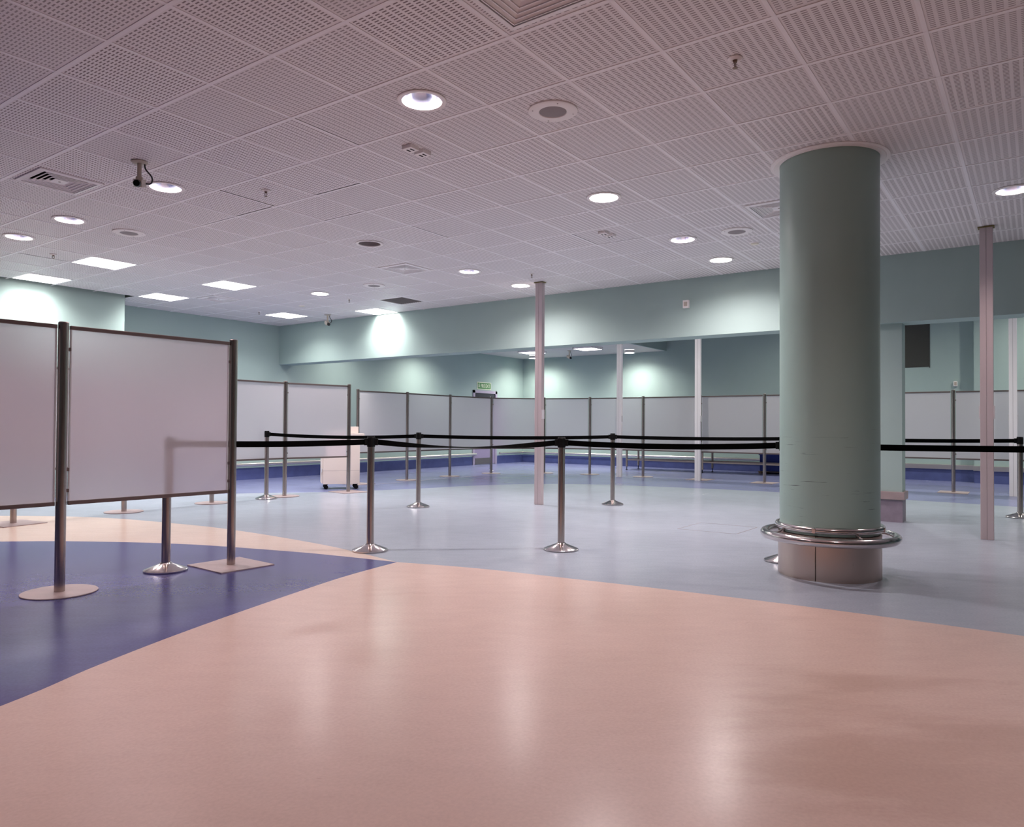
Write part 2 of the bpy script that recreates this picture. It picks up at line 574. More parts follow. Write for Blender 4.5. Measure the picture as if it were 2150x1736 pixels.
for a, b in zip(tp, tp[1:]):
    n = Vector((-(b[1] - a[1]), b[0] - a[0])).normalized() * 0.012
    poly_prism(bm, [(a[0] + n.x, a[1] + n.y), (b[0] + n.x, b[1] + n.y), (b[0] - n.x, b[1] - n.y), (a[0] - n.x, a[1] - n.y)], 0.0, 0.0012)
tag(mesh_obj('floor_tape', bm, 'tape', floor), 'thin worn tape line along the far screens')

tag(bbox('wall_left', 5.8, XR + 0.2, YL, YL + 0.2, 0, ZH, 'paint'), kind='structure')
tag(bbox('wall_left_near', X0 - 0.2, 6.02, 12.0, YL + 0.2, 0, ZC + 0.1, 'paint'), kind='structure')
tag(bbox('wall_back', X0 - 0.2, X0, Y0, 12.0, 0, ZC + 0.1, 'paint'), kind='structure')
tag(bbox('wall_right', X0 - 0.2, XR + 0.2, Y0 - 0.2, Y0, 0, ZH, 'paint'), kind='structure')
tag(bbox('wall_rear', XR, XR + 0.2, 3.4, YL, 0, ZH, 'paint'), kind='structure')
tag(bbox('wall_rear_recess', 18.12, XR + 0.2, 1.075, 3.4, 0, ZH, 'paint'), kind='structure')
tag(bbox('wall_rear_right', 17.84, XR + 0.2, Y0, 1.075, 0, ZH, 'paint'), kind='structure')
tag(bbox('wall_beam', BX0, BX1, Y0, YL, BZ, ZH, 'beam_paint'), kind='structure')

# low and raised ceilings beyond the beam
tag(bbox('ceiling_rear', BX1, XR, YS + 0.05, YL, ZC, ZC + 0.06, 'white_ceiling'), kind='structure')
tag(bbox('wall_ceiling_step', BX1, XR, YS, YS + 0.05, ZC - 0.0, ZH, 'paint'), kind='structure')
tag(bbox('ceiling_raised', BX1, XR + 0.2, Y0, YL, ZH, ZH + 0.1, 'white_ceiling'), kind='structure')

# ------------------------------------------------------------------ hall ceiling
ceiling = tag(bbox('ceiling', X0 - 0.2, BX0, Y0 - 0.2, YL, ZC + 0.22, ZC + 0.3, 'void'), kind='structure')

DIM = [(2.5, -0.5), (2.5, 4.5), (2.5, 7.5), (2.5, 9.5), (9.5, -5.5), (9.5, -0.5), (9.5, 4.5)]
BRIGHT = [(6.5, -0.5), (11.5, -0.5), (11.5, 4.5), (9.5, 9.5)]
HIDDEN = [(-1.5, -0.5), (-1.5, 4.5), (-1.5, 9.5), (2.5, -5.5)]
OFF = [(6.5, 4.5)]
PANELS = [(4.5, 10.5), (4.5, 13.5), (7.5, 10.5), (7.5, 13.5), (11.5, 13.5), (12.5, 10.5)]
VENTS = [(1.5, -2.5), (1.5, 5.5), (8.5, 5.5), (8.5, 12.5), (8.5, -2.5)]
GRILLES = [(11.5, 8.5)]
cell = lambda p: (math.floor(p[0]), math.floor(p[1]))
round_cells = {cell(p) for p in DIM + BRIGHT + HIDDEN + OFF}
square_cells = {cell(p) for p in VENTS}
none_cells = {cell(p) for p in PANELS + GRILLES}

TH = 0.590 / 2


def tile_bm(kind, bm=None, off=(0, 0, 0), hx0=-TH, hx1=TH, hy0=-TH, hy1=TH):
    bm = bm or bmesh.new()
    ox, oy, oz = off
    if kind == 'solid':
        box(bm, ox + hx0, ox + hx1, oy + hy0, oy + hy1, oz, oz + 0.012)
        return bm
    if kind == 'round':
        n = 32
        inner = [(0.140 * math.cos(2 * PI * k / n + PI / 4), 0.140 * math.sin(2 * PI * k / n + PI / 4)) for k in range(n)]
        outer = []
        for k in range(n):
            a = 2 * PI * k / n + PI / 4
            s = TH / max(abs(math.cos(a)), abs(math.sin(a)))
            outer.append((s * math.cos(a), s * math.sin(a)))
    else:
        s = 0.225
        inner = [(s, s), (-s, s), (-s, -s), (s, -s)]
        outer = [(TH, TH), (-TH, TH), (-TH, -TH), (TH, -TH)]
    n = len(inner)
    rows = []
    for pts, z in ((outer, 0.0), (inner, 0.0), (inner, 0.012), (outer, 0.012)):
        rows.append([bm.verts.new((ox + x, oy + y, oz + z)) for x, y in pts])
    for a in range(4):
        A, B = rows[a], rows[(a + 1) % 4]
        for k in range(n):
            bm.faces.new((A[k], A[(k + 1) % n], B[(k + 1) % n], B[k]))
    return bm


def tile_mesh(kind):
    bm = tile_bm(kind)
    bmesh.ops.recalc_face_normals(bm, faces=bm.faces)
    me = bpy.data.meshes.new('ceiling_tile')
    bm.to_mesh(me)
    bm.free()
    me.materials.append(M['tile'])
    return me


TM = {k: tile_mesh(k) for k in ('solid', 'round', 'square')}
I0, I1, J0, J1 = -10, 12, -19, 15
cells = []
for i in range(I0, I1 + 1):
    for j in range(J0, J1 + 1):
        if (i, j) in none_cells:
            continue
        cx, cy = gx(i + 0.5), gy(j + 0.5)
        if (cy > 12.0 and cx < 5.9) or cy < Y0 - 0.25:
            continue
        if cx + TH > BX0 + 0.05 and i < 12:
            continue
        pr = project((cx, cy, ZC))
        vis = 0
        if pr and -140 < pr[0] < W + 140 and -140 < pr[1] < 720:
            vis = 1.0 / pr[2]
        cells.append((vis, i, j))
cells.sort(reverse=True)
singles = [c for c in cells if c[0] > 0][:298]
single_set = {(i, j) for _, i, j in singles}
DROPPED = {(3, 3): (0.0, -0.019), (3, 2): (-0.015, -0.015), (3, 4): (-0.015, 0.0), (3, 5): (-0.012, 0.0), (4, 3): (-0.012, 0.0), (3, 10): (0.0, -0.019), (8, 0): (-0.012, -0.013), (6, 2): (0.0, -0.012), (11, 8): (0.0, -0.014), (2, 0): (0.0, -0.011), (7, -4): (-0.012, 0.0)}
for _, i, j in singles:
    kind = 'round' if (i, j) in round_cells else 'square' if (i, j) in square_cells else 'solid'
    if i == 12:
        bm = tile_bm('solid', hx1=BX0 - gx(12.5) - 0.004)
        o = mesh_obj('ceiling_tile', bm, 'tile', ceiling)
    else:
        o = bpy.data.objects.new('ceiling_tile', TM[kind])
        link(o, ceiling)
    dx = random.uniform(-0.0015, 0.0015)
    dy = random.uniform(-0.0015, 0.0015)
    tx = ty = 0.0
    if (i, j) in DROPPED:            # tiles slipped off one flange leave a dark slit
        dx, dy = DROPPED[(i, j)]
    elif random.random() < 0.10:
        ty = random.uniform(-0.003, 0.003)
    o.location = (gx(i + 0.5) + dx, gy(j + 0.5) + dy, ZC + 0.003 + random.uniform(0, 0.001))
    o.rotation_euler = (ty, tx, 0)
bm = bmesh.new()
for _, i, j in cells:
    if (i, j) in single_set:
        continue
    kind = 'round' if (i, j) in round_cells else 'square' if (i, j) in square_cells else 'solid'
    off = (T * i, T * j, 0)
    if i == 12:
        tile_bm('solid', bm, off, hx1=BX0 - gx(12.5) - 0.004)
    else:
        tile_bm(kind, bm, off)
tag(mesh_obj('ceiling_tile', bm, 'tile', ceiling, loc=(gx(0.5), gy(0.5), ZC + 0.003)), kind='stuff')

# grid bars: runners along y, cross bars along x
for i in range(I0, I1 + 1):
    x = gx(i)
    bm = bmesh.new()
    box(bm, x - 0.0125, x + 0.0125, Y0 + 0.02, (12.0 if x < 6.03 else YL) - 0.003, ZC, ZC + 0.0028)
    mesh_obj('grid_runner', bm, 'bar', ceiling)
for j in range(J0, J1 + 1):
    y = gy(j)
    if y < Y0 + 0.02 or y > YL - 0.02:
        continue
    xa = 6.03 if y > 11.98 else X0 + 0.01
    bm = bmesh.new()
    box(bm, xa, BX0 - 0.003, y - 0.0115, y + 0.0115, ZC + 0.0003, ZC + 0.0028)
    mesh_obj('grid_cross_bar', bm, 'bar', ceiling)


# ------------------------------------------------------------------ ceiling fittings
def lamp_light(parent, z, r, watts, col, spread=150.0):
    ld = bpy.data.lights.new('lamp', 'AREA')
    ld.shape = 'DISK'
    ld.size = 2 * r
    ld.energy = watts
    ld.color = col
    ld.spread = math.radians(spread)
    o = bpy.data.objects.new('lamp', ld)
    link(o, parent)
    o.location = (0, 0, z)
    return o


def downlight(x, y, z, kind, label, group=None, watts=None):
    e = empty('downlight', (x, y, z), 0, label, 'ceiling light', group)
    bm = bmesh.new()
    lathe(bm, [(0.124, 0.004), (0.126, -0.005), (0.150, -0.007), (0.156, -0.003), (0.156, 0.001), (0.138, 0.001), (0.130, 0.006)], 40, closed=True)
    mesh_obj('trim_ring', bm, 'trim', e, True)
    if kind == 'dim' or kind == 'off':
        top = 0.105
        bm = bmesh.new()
        lathe(bm, [(0.126, -0.002), (0.122, 0.02), (0.108, 0.06), (0.086, 0.09), (0.070, top), (0.074, top + 0.003), (0.092, 0.095), (0.114, 0.064), (0.128, 0.02), (0.130, 0.0)], 28, closed=True)
        mesh_obj('reflector', bm, 'reflector' if kind == 'dim' else 'grille', e, True)
        bm = bmesh.new()
        lathe(bm, [(0.0, top), (0.072, top), (0.072, top + 0.01), (0.0, top + 0.01)], 24)
        mesh_obj('lamp_disc', bm, 'lamp_dim' if kind == 'dim' else 'lamp_off', e)
        if kind == 'dim':
            lamp_light(e, 0.07, 0.06, DIM_W, DIM_COL)
    else:
        bm = bmesh.new()
        lathe(bm, [(0.127, -0.002), (0.127, 0.075), (0.131, 0.075), (0.131, 0.0)], 28, closed=True)
        mesh_obj('housing', bm, 'trim', e, True)
        bm = bmesh.new()
        lathe(bm, [(0.0, 0.052), (0.125, 0.056), (0.125, 0.066), (0.0, 0.066)], 28)
        mesh_obj('lamp_disc', bm, 'lamp_bright', e)
        lamp_light(e, 0.048, 0.10, watts or (BRIGHT_W if kind == 'bright' else REAR_W), BRIGHT_COL if kind == 'bright' else REAR_COL)
    return e


GL = 'round recessed downlights'
DL = ['large round open-reflector downlight nearest the viewer, top centre of the ceiling',
      'round open-reflector downlight just right of the ceiling camera',
      'round open-reflector downlight below the square vent at upper left',
      'round open-reflector downlight cut closest to the left edge of the picture',
      'round open-reflector downlight at the right edge beyond the column',
      'round open-reflector downlight beside a round speaker, left of the column',
      'round open-reflector downlight left of the frontmost full-height pole']
for p, l in zip(DIM, DL):
    downlight(gx(p[0]), gy(p[1]), ZC, 'dim', l, GL)
BL = ['glaring white frosted downlight in mid ceiling right of centre',
      'small glaring frosted downlight close to the green beam, left of the column',
      'small glaring frosted downlight just left of the top of the tall pole',
      'small frosted downlight between the fluorescent panels, left of centre']
for p, l in zip(BRIGHT, BL):
    downlight(gx(p[0]), gy(p[1]), ZC, 'bright', l, GL)
downlight(gx(6.5), gy(4.5), ZC, 'off', 'unlit round downlight with dark throat in mid ceiling', GL)
for p, l in zip(HIDDEN, ('round downlight above the viewpoint, outside the picture',
                         'round downlight left of the viewpoint, outside the picture',
                         'round downlight far left near the pale wall, outside the picture',
                         'round downlight right of the viewpoint, outside the picture')):
    downlight(gx(p[0]), gy(p[1]), ZC, 'dim', l, GL)
for x, y, l in ((17.93, 12.03, 'rear bay downlight in the corner by the fire exit door'),
                (17.95, 8.95, 'rear bay downlight near the ceiling step, washing the rear wall'),
                (13.8, 12.05, 'rear bay downlight behind the beam, washing the left wall'),
                (11.2, 12.05, 'rear bay downlight close behind the beam at the left wall')):
    downlight(x, y, ZC - 0.077, 'rear', l, 'rear bay downlights', 9.0 if x < 12 else 19.0)
for x, y, l in ((12.4, 6.2, 'raised-ceiling downlight hidden by the beam, left of the third tall pole'),
                (12.4, 2.2, 'raised-ceiling downlight hidden by the beam, behind the round column'),
                (12.4, -1.8, 'raised-ceiling downlight beyond the right edge of the picture'),
                (16.2, 4.0, 'raised-ceiling downlight hidden by the beam, over the end of the bench'),
                (16.2, -0.5, 'raised-ceiling downlight hidden by the beam, over the right screens')):
    downlight(x, y, ZH - 0.077, 'rear', l, 'rear bay downlights')


def panel(x, y, z, label, x0=-0.285, x1=0.285, group='square fluorescent panels'):
    e = empty('fluorescent_panel', (x, y, z), 0, label, 'ceiling light', group)
    bm = bmesh.new()
    a0, a1, b0, b1 = x0, x1, -0.285, 0.285
    for q in ((a0, a1, b0, b0 + 0.012), (a0, a1, b1 - 0.012, b1), (a0, a0 + 0.012, b0, b1), (a1 - 0.012, a1, b0, b1)):
        box(bm, *q, -0.002, 0.06)
    mesh_obj('frame', bm, 'bar', e)
    bm = bmesh.new()
    box(bm, a0 + 0.011, a1 - 0.011, b0 + 0.011, b1 - 0.011, 0.026, 0.034)
    mesh_obj('diffuser', bm, 'panel', e)
    ld = bpy.data.lights.new('tubes', 'AREA')
    ld.shape = 'RECTANGLE'
    ld.size, ld.size_y = a1 - a0 - 0.03, b1 - b0 - 0.03
    ld.energy = PANEL_W
    ld.color = PANEL_COL
    ld.spread = math.radians(132)
    lo = link(bpy.data.objects.new('tubes', ld), e)
    lo.location = ((a0 + a1) / 2, 0, 0.022)
    return e


PL = ['bright square fluorescent panel high at left, in front of the others',
      'bright square fluorescent panel tight against the pale left wall',
      'bright square fluorescent panel above a square vent, left of centre',
      'bright square fluorescent panel above the wall recess at left',
      'bright square fluorescent panel nearest the far left corner',
      'bright square fluorescent panel against the green beam beside the small camera']
for p, l in zip(PANELS, PL):
    if p[0] == 12.5:
        panel(gx(p[0]), gy(p[1]), ZC, l, -0.285, BX0 - gx(12.5) - 0.012)
    else:
        panel(gx(p[0]), gy(p[1]), ZC, l)
panel(16.79, 11.32, ZC - 0.055, 'rear bay fluorescent panel partly behind the tall pole', group='rear bay fluorescent panels')
panel(16.73, 9.54, ZC - 0.055, 'rear bay fluorescent panel just under the beam edge', group='rear bay fluorescent panels')


def vent(i, j, label):
    e = empty('ceiling_vent', (gx(i), gy(j), ZC), 0, label, 'air vent', 'square air diffusers')

    def ring(a, b, za, zb, th=0.004):
        bm_ = bmesh.new()
        pr = [(a, za), (b, zb), (b, zb + th), (a, za + th)]
        rows = []
        for s, z in pr:
            rows.append([bm_.verts.new((sx * s, sy * s, z)) for sx, sy in ((1, 1), (-1, 1), (-1, -1), (1, -1))])
        for k in range(4):
            A, B = rows[k], rows[(k + 1) % 4]
            for q in range(4):
                bm_.faces.new((A[q], A[(q + 1) % 4], B[(q + 1) % 4], B[q]))
        return bm_
    mesh_obj('frame', ring(0.212, 0.247, -0.012, -0.006, 0.010), 'vent', e)
    mesh_obj('throat', ring(0.205, 0.222, 0.10, 0.0, 0.003), 'vent_dark', e)
    bm = bmesh.new()
    box(bm, -0.21, 0.21, -0.21, 0.21, 0.095, 0.1)
    mesh_obj('throat_back', bm, 'vent_dark', e)
    for b in (0.200, 0.164, 0.128, 0.092):
        bl = mesh_obj('blade', ring(b - 0.030, b, 0.014, -0.004, 0.002), 'vent', e)
        mesh_obj('blade_lip', ring(b - 0.001, b + 0.005, -0.009, -0.009, 0.006), 'bar', bl)
    bm = bmesh.new()
    box(bm, -0.056, 0.056, -0.056, 0.056, -0.004, 0.0)
    c = mesh_obj('centre_plate', bm, 'vent', e)
    bm = bmesh.new()
    lathe(bm, [(0, -0.007), (0.009, -0.006), (0.010, -0.004)], 12)
    mesh_obj('screw', bm, 'brass', c)
    return e


for p, l in zip(VENTS, ('square louvred air vent cut by the top edge of the picture',
                        'square louvred air vent at upper left beside the ceiling camera',
                        'square louvred air vent in mid ceiling below the unlit downlight',
                        'square louvred air vent between two fluorescent panels at left',
                        'square louvred air vent half hidden by the round column')):
    vent(p[0], p[1], l)

e = empty('return_grille', (gx(11.5), gy(8.5), ZC), 0, 'dark square return-air grille near the green beam', 'air vent')
bm = bmesh.new()
for q in ((-0.285, 0.285, -0.285, -0.262), (-0.285, 0.285, 0.262, 0.285), (-0.285, -0.262, -0.262, 0.262), (0.262, 0.285, -0.262, 0.262)):
    box(bm, *q, -0.003, 0.02)
mesh_obj('frame', bm, 'bar', e)
bm = bmesh.new()
box(bm, -0.265, 0.265, -0.265, 0.265, 0.03, 0.034)
mesh_obj('back_plate', bm, 'vent_dark', e)
for k in range(11):
    bm = bmesh.new()
    y = -0.24 + 0.048 * k
    box(bm, -0.262, 0.262, y - 0.004, y + 0.004, 0.002, 0.026)
    mesh_obj('slat', bm, 'grille', e)


def speaker(i, j, label):
    e = empty('ceiling_speaker', (gx(i), gy(j), ZC), 0, label, 'speaker', 'round ceiling speakers')
    bm = bmesh.new()
    lathe(bm, [(0.088, -0.004), (0.092, -0.009), (0.150, -0.010), (0.161, -0.005), (0.161, 0.003), (0.088, 0.003)], 44, closed=True)
    f = mesh_obj('flange', bm, 'trim', e, True)
    bm = bmesh.new()
    lathe(bm, [(0.0, -0.010), (0.05, -0.009), (0.089, -0.005), (0.089, 0.0), (0.0, 0.0)], 32)
    mesh_obj('grille', bm, 'grille', e, True)
    for k in range(4):
        a = PI / 4 + k * PI / 2
        bm = bmesh.new()
        lathe(bm, [(0, -0.012), (0.004, -0.0115), (0.005, -0.009)], 8, mtx=Matrix.Translation((0.135 * math.cos(a), 0.135 * math.sin(a), 0)))
        mesh_obj('screw', bm, 'grille', f)


for p, l in (((3.5, -1.5), 'large round ceiling speaker right of the nearest downlight'),
             ((3.5, 7.5), 'round ceiling speaker at left above the fluorescent panel'),
             ((9.5, -1.5), 'round ceiling speaker left of the column under a vent'),
             ((9.5, 7.5), 'round ceiling speaker at centre, small, near the dark grille')):
    speaker(p[0], p[1], l)


def detector(i, j, label):
    e = empty('smoke_detector', (gx(i), gy(j), ZC), 0, label, 'detector', 'flat round detectors')
    bm = bmesh.new()
    lathe(bm, [(0.0, -0.006), (0.055, -0.006), (0.062, 0.003), (0.0, 0.003)], 28)
    mesh_obj('base', bm, 'trim', e, True)
    bm = bmesh.new()
    lathe(bm, [(0.0, -0.018), (0.040, -0.016), (0.046, -0.006), (0.0, -0.006)], 28)
    mesh_obj('cover', bm, 'detector', e, True)


detector(10.5, -1.5, 'small flat round detector below the speaker by the column')
detector(10.5, 11.5, 'small flat round detector above the corner fluorescent panel')


def sprinkler(i, j, label):
    e = empty('sprinkler', (gx(i), gy(j), ZC), 0, label, 'sprinkler', 'pendent sprinklers')
    bm = bmesh.new()
    lathe(bm, [(0.014, -0.010), (0.024, -0.012), (0.040, -0.002), (0.040, 0.002), (0.014, 0.002)], 24, closed=True)
    mesh_obj('escutcheon', bm, 'trim', e, True)
    bm = bmesh.new()
    lathe(bm, [(0, -0.022), (0.011, -0.022), (0.012, 0.0), (0, 0.0)], 12)
    for s in (-1, 1):
        tube(bm, [(s * 0.010, 0, -0.018), (s * 0.012, 0, -0.035), (s * 0.003, 0, -0.052)], 0.0025, 6)
    mesh_obj('body', bm, 'brass', e)
    bm = bmesh.new()
    lathe(bm, [(0, -0.055), (0.015, -0.054), (0.015, -0.052), (0, -0.051)], 14)
    mesh_obj('deflector', bm, 'brass', e)


for p, l in (((3.5, -3.5), 'pendent sprinkler nearest the viewer at upper right'),
             ((3.42, 3.42), 'pendent sprinkler on the tile with dark gaps, left of centre'),
             ((3.5, 10.5), 'pendent sprinkler at far left above the fluorescent panel'),
             ((10.5, 13.5), 'tiny sprinkler beside the fluorescent panel of the far corner'),
             ((10.5, 9.5), 'tiny sprinkler left of the dark return grille'),
             ((10.5, 3.5), 'tiny sprinkler above the tall centre pole')):
    sprinkler(p[0], p[1], l)


def plates(x, y, label):
    e = empty('ceiling_socket', (x, y, ZC), 0, label, 'socket', 'square ceiling sockets')
    bm = bmesh.new()
    box(bm, -0.045, 0.045, -0.045, 0.045, -0.024, 0.002, bevel=0.003)
    b = mesh_obj('plate', bm, 'trim', e)
    for s in (-1, 1):
        bm = bmesh.new()
        box(bm, -0.02, 0.02, s * 0.018 - 0.006, s * 0.018 + 0.006, -0.026, -0.022)
        mesh_obj('insert', bm, 'vent_dark', b)


plates(3.957, 3.762, 'left square socket of the pair on the near ceiling tile')
plates(4.085, 3.757, 'right square socket of the pair on the near ceiling tile')
plates(6.880, 3.735, 'left square socket of the far pair near the centre-right downlight')
plates(7.010, 3.725, 'right square socket of the far pair near the centre-right downlight')


def cctv(x, y, z, drop, aim, label, tilt=0.35):
    e = empty('security_camera', (x, y, z), 0, label, 'camera', 'ceiling security cameras')
    bm = bmesh.new()
    lathe(bm, [(0, -0.012), (0.05, -0.012), (0.062, -0.004), (0.062, 0.0), (0, 0.0)], 24)
    mesh_obj('mount', bm, 'cream_metal', e, True)
    bm = bmesh.new()
    tube(bm, [(0, 0, -0.008), (0, 0, -drop + 0.03)], 0.016, 12)
    mesh_obj('arm', bm, 'cream_metal', e, True)
    bm = bmesh.new()
    lathe(bm, [(0, -drop + 0.0), (0.026, -drop + 0.0), (0.026, -drop + 0.035), (0, -drop + 0.035)], 16)
    mesh_obj('knuckle', bm, 'cream_metal', e, True)
    d = Vector((math.cos(aim) * math.cos(tilt), math.sin(aim) * math.cos(tilt), -math.sin(tilt)))
    rot = d.to_track_quat('X', 'Z').to_matrix().to_4x4()
    mt = Matrix.Translation((0, 0, -drop - 0.012)) @ rot
    bm = bmesh.new()
    box(bm, -0.10, 0.055, -0.030, 0.030, -0.030, 0.030, mat=mt, bevel=0.006)
    b = mesh_obj('body', bm, 'cream_metal', e)
    bm = bmesh.new()
    lathe(bm, [(0, 0.095), (0.024, 0.095), (0.028, 0.085), (0.028, 0.05), (0, 0.05)], 20, mtx=mt @ Matrix.Rotation(PI / 2, 4, 'Y'))
    mesh_obj('lens', bm, 'lens', b, True)
    bm = bmesh.new()
    side = Vector((-d.y, d.x, 0)).normalized()
    back = mt @ Vector((-0.10, 0, 0))
    q = [Vector((0.02, 0, -0.012)) + side * 0.02, Vector((0, 0, -drop * 0.35)) + side * 0.045, Vector((0, 0, -drop * 0.75)) + side * 0.085 - d * 0.03, back * 0.6 + side * 0.07 + Vector((0, 0, -drop * 0.42)), back]
    cs = []
    P_ = [q[0]] + q + [q[-1]]
    for i in range(1, len(P_) - 2):
        for k in range(6):
            t = k / 6
            p0, p1, p2, p3 = P_[i - 1:i + 3]
            cs.append(0.5 * (2 * p1 + (p2 - p0) * t + (2 * p0 - 5 * p1 + 4 * p2 - p3) * t * t + (3 * p1 - p0 - 3 * p2 + p3) * t ** 3))
    cs.append(back)
    tube(bm, cs, 0.006, 8)
    mesh_obj('cable', bm, 'cable', e, True)


cctv(2.976, 5.735, ZC, 0.155, math.atan2(-4.6, -3.9), 'beige security camera hanging at upper left beside a downlight', 0.3)
cctv(9.19, 10.82, ZC, 0.150, math.atan2(-9.5, -4.0), 'small security camera against the beam near the far corner')
cctv(17.23, 10.4, ZC, 0.17, math.atan2(-6, -3.0), 'tiny security camera under the rear bay ceiling')


# ------------------------------------------------------------------ column with bumper
CX, CY = 6.032, 1.312
col = empty('column', (CX, CY, 0), 0, 'round grey-green column with steel bumper ring at its foot', 'column')
bm = bmesh.new()
lathe(bm, [(0.356, 0.33), (0.356, ZC + 0.001)], 72)
mesh_obj('shaft', bm, 'column', col, True)
bm = bmesh.new()
lathe(bm, [(0.359, -0.010), (0.398, -0.012), (0.402, -0.006), (0.426, -0.005), (0.428, 0.001), (0.359, 0.001)], 72, closed=True)
mesh_obj('ceiling_collar', bm, 'trim', col, True, (0, 0, ZC))
for k in range(4):
    a0 = math.radians(178 + 90 * k + 0.45)
    bm = bmesh.new()
    lathe(bm, [(0.352, 0.0), (0.367, 0.0), (0.367, 0.325), (0.352, 0.325)], 20, closed=True, a0=a0, a1=a0 + math.radians(89.1))
    mesh_obj('cladding_panel', bm, 'drum', col, True)
bm = bmesh.new()
lathe(bm, [(0.345, 0.0), (0.353, 0.0), (0.353, 0.36), (0.345, 0.36)], 48, closed=True)
mesh_obj('drum_core', bm, 'vent_dark', col, True)
for k in range(4):
    a0 = math.radians(178 + 90 * k + 0.7)
    bm = bmesh.new()
    lathe(bm, torus_prof(0.371, 0.372, 0.021, 12, 1.1), 20, closed=True, a0=a0, a1=a0 + math.radians(88.6))
    mesh_obj('collar_tube', bm, 'polished', col, True)
bm = bmesh.new()
lathe(bm, torus_prof(0.468, 0.300, 0.033, 18), 96, closed=True)
ringo = mesh_obj('bumper_ring', bm, 'polished', col, True)
for k in range(4):
    a = math.radians(178 + 45 + 90 * k)
    bm = bmesh.new()
    tube(bm, [(0.36 * math.cos(a), 0.36 * math.sin(a), 0.345), (0.455 * math.cos(a), 0.455 * math.sin(a), 0.305)], 0.012, 10)
    mesh_obj('bracket', bm, 'polished', ringo, True)
for k in range(4):
    a = math.radians(178 + 90 * k)
    bm = bmesh.new()
    mt = Matrix.Rotation(a, 4, 'Z')
    box(bm, 0.372, 0.396, -0.018, 0.006, 0.350, 0.388, mat=mt, bevel=0.004)
    mesh_obj('clip', bm, 'polished', col)

# ------------------------------------------------------------------ square pillar under the beam
pil = empty('pillar', (9.80, 1.63, 0), 0, 'square green pillar under the beam behind the round column', 'pillar')
bbox('shaft', 0, 0.25, -0.315, 0.35, 0.25, BZ, 'paint', pil)
bbox('skirting', -0.004, 0.254, -0.319, 0.354, 0, 0.262, 'skirt_grey', pil)
bm = bmesh.new()
box(bm, -0.028, 0.278, -0.343, 0.378, 0.268, 0.362, bevel=0.006)
mesh_obj('bumper_rail', bm, 'plate', pil)


# ------------------------------------------------------------------ service poles
def pole(x, y, top, label, mat='pole'):
    e = empty('service_pole', (x, y, 0), 0, label, 'pole', 'white full-height service poles')
    for s in (-1, 1):
        bm = bmesh.new()
        box(bm, -0.036, 0.036, min(s * 0.0015, s * 0.057), max(s * 0.0015, s * 0.057), 0.0, top, bevel=0.004)
        mesh_obj('profile', bm, mat, e)
    bm = bmesh.new()
    box(bm, -0.033, 0.033, -0.003, 0.003, 0.001, top - 0.001)
    mesh_obj('core', bm, 'grille', e)
    bm = bmesh.new()
    box(bm, -0.05, 0.05, -0.072, 0.072, top - 0.012, top - 0.001)
    mesh_obj('ceiling_cap', bm, 'pole_cap', e)
    for s, z0 in ((-1, 1.22), (1, 1.22)):
        bm = bmesh.new()
        box(bm, -0.030, 0.030, min(s * 0.056, s * 0.068), max(s * 0.056, s * 0.068), z0, z0 + 0.13, bevel=0.003)
        mesh_obj('socket', bm, 'socket', e)
    return e


pole(8.785, 5.795, ZC, 'full-height pink-grey service pole in mid hall, left of centre')
pole(8.88, 0.424, ZC, 'full-height pink-grey service pole right of the round column')
pole(14.69, 7.56, ZH, 'pale service pole behind the beam, second from the left', 'pole_white')
pole(14.73, 5.765, ZH, 'pale service pole behind the beam, close left of the round column', 'pole_white')
pole(14.78, 0.34, ZH, 'pale service pole at the right edge of the picture', 'pole_white')

# ------------------------------------------------------------------ skirting, rails, door, sign
tag(bbox('baseboard_left', 6.02, 16.21, YL - 0.012, YL, 0, 0.235, 'skirt'), kind='structure')
tag(bbox('baseboard_left_corner', 17.35, XR, YL - 0.012, YL, 0, 0.235, 'skirt'), kind='structure')
tag(bbox('baseboard_rear', XR - 0.012, XR, 3.4, YL, 0, 0.235, 'skirt'), kind='structure')
tag(bbox('baseboard_rear_recess', 18.108, 18.12, 1.075, 3.4, 0, 0.25, 'skirt'), kind='structure')
tag(bbox('baseboard_rear_right', 17.828, 17.84, Y0, 1.075, 0, 0.25, 'skirt'), kind='structure')


def crash_rail(name, a, b, nrm, label):
    a, b, nrm = Vector(a), Vector(b), Vector(nrm)
    e = tag(empty(name, tuple((a + b) / 2)), label, kind='structure')
    mid = (a + b) / 2
    bm = bmesh.new()
    tube(bm, [a - mid, b - mid], 0.034, 14)
    mesh_obj('rail_tube', bm, 'rail', e, True)
    n = max(2, int((b - a).length / 2.4) + 1)
    for k in range(n):
        p = a.lerp(b, (k + 0.5) / n) - mid
        bm = bmesh.new()
        tube(bm, [p, p + nrm * 0.075], 0.014, 8)
        mesh_obj('bracket', bm, 'rail', e, True)


crash_rail('trim_1', (6.1, YL - 0.075, 0.305), (16.30, YL - 0.075, 0.305), (0, 1, 0), 'steel crash rail along the left wall')
crash_rail('trim_2', (17.42, YL - 0.075, 0.305), (18.64, YL - 0.075, 0.305), (0, 1, 0), 'short steel crash rail right of the door')
crash_rail('trim_3', (XR - 0.075, 12.9, 0.305), (XR - 0.075, 3.5, 0.305), (1, 0, 0), 'steel crash rail along the rear wall')
tag(bbox('trim_4', 18.07, 18.108, 1.08, 3.4, 0.252, 0.35, 'rail', bevel=0.006), 'flat steel bumper on the recessed rear wall', kind='structure')
tag(bbox('trim_5', 17.79, 17.828, Y0, 1.09, 0.252, 0.35, 'rail', bevel=0.006), 'flat steel bumper on the rear wall at right', kind='structure')

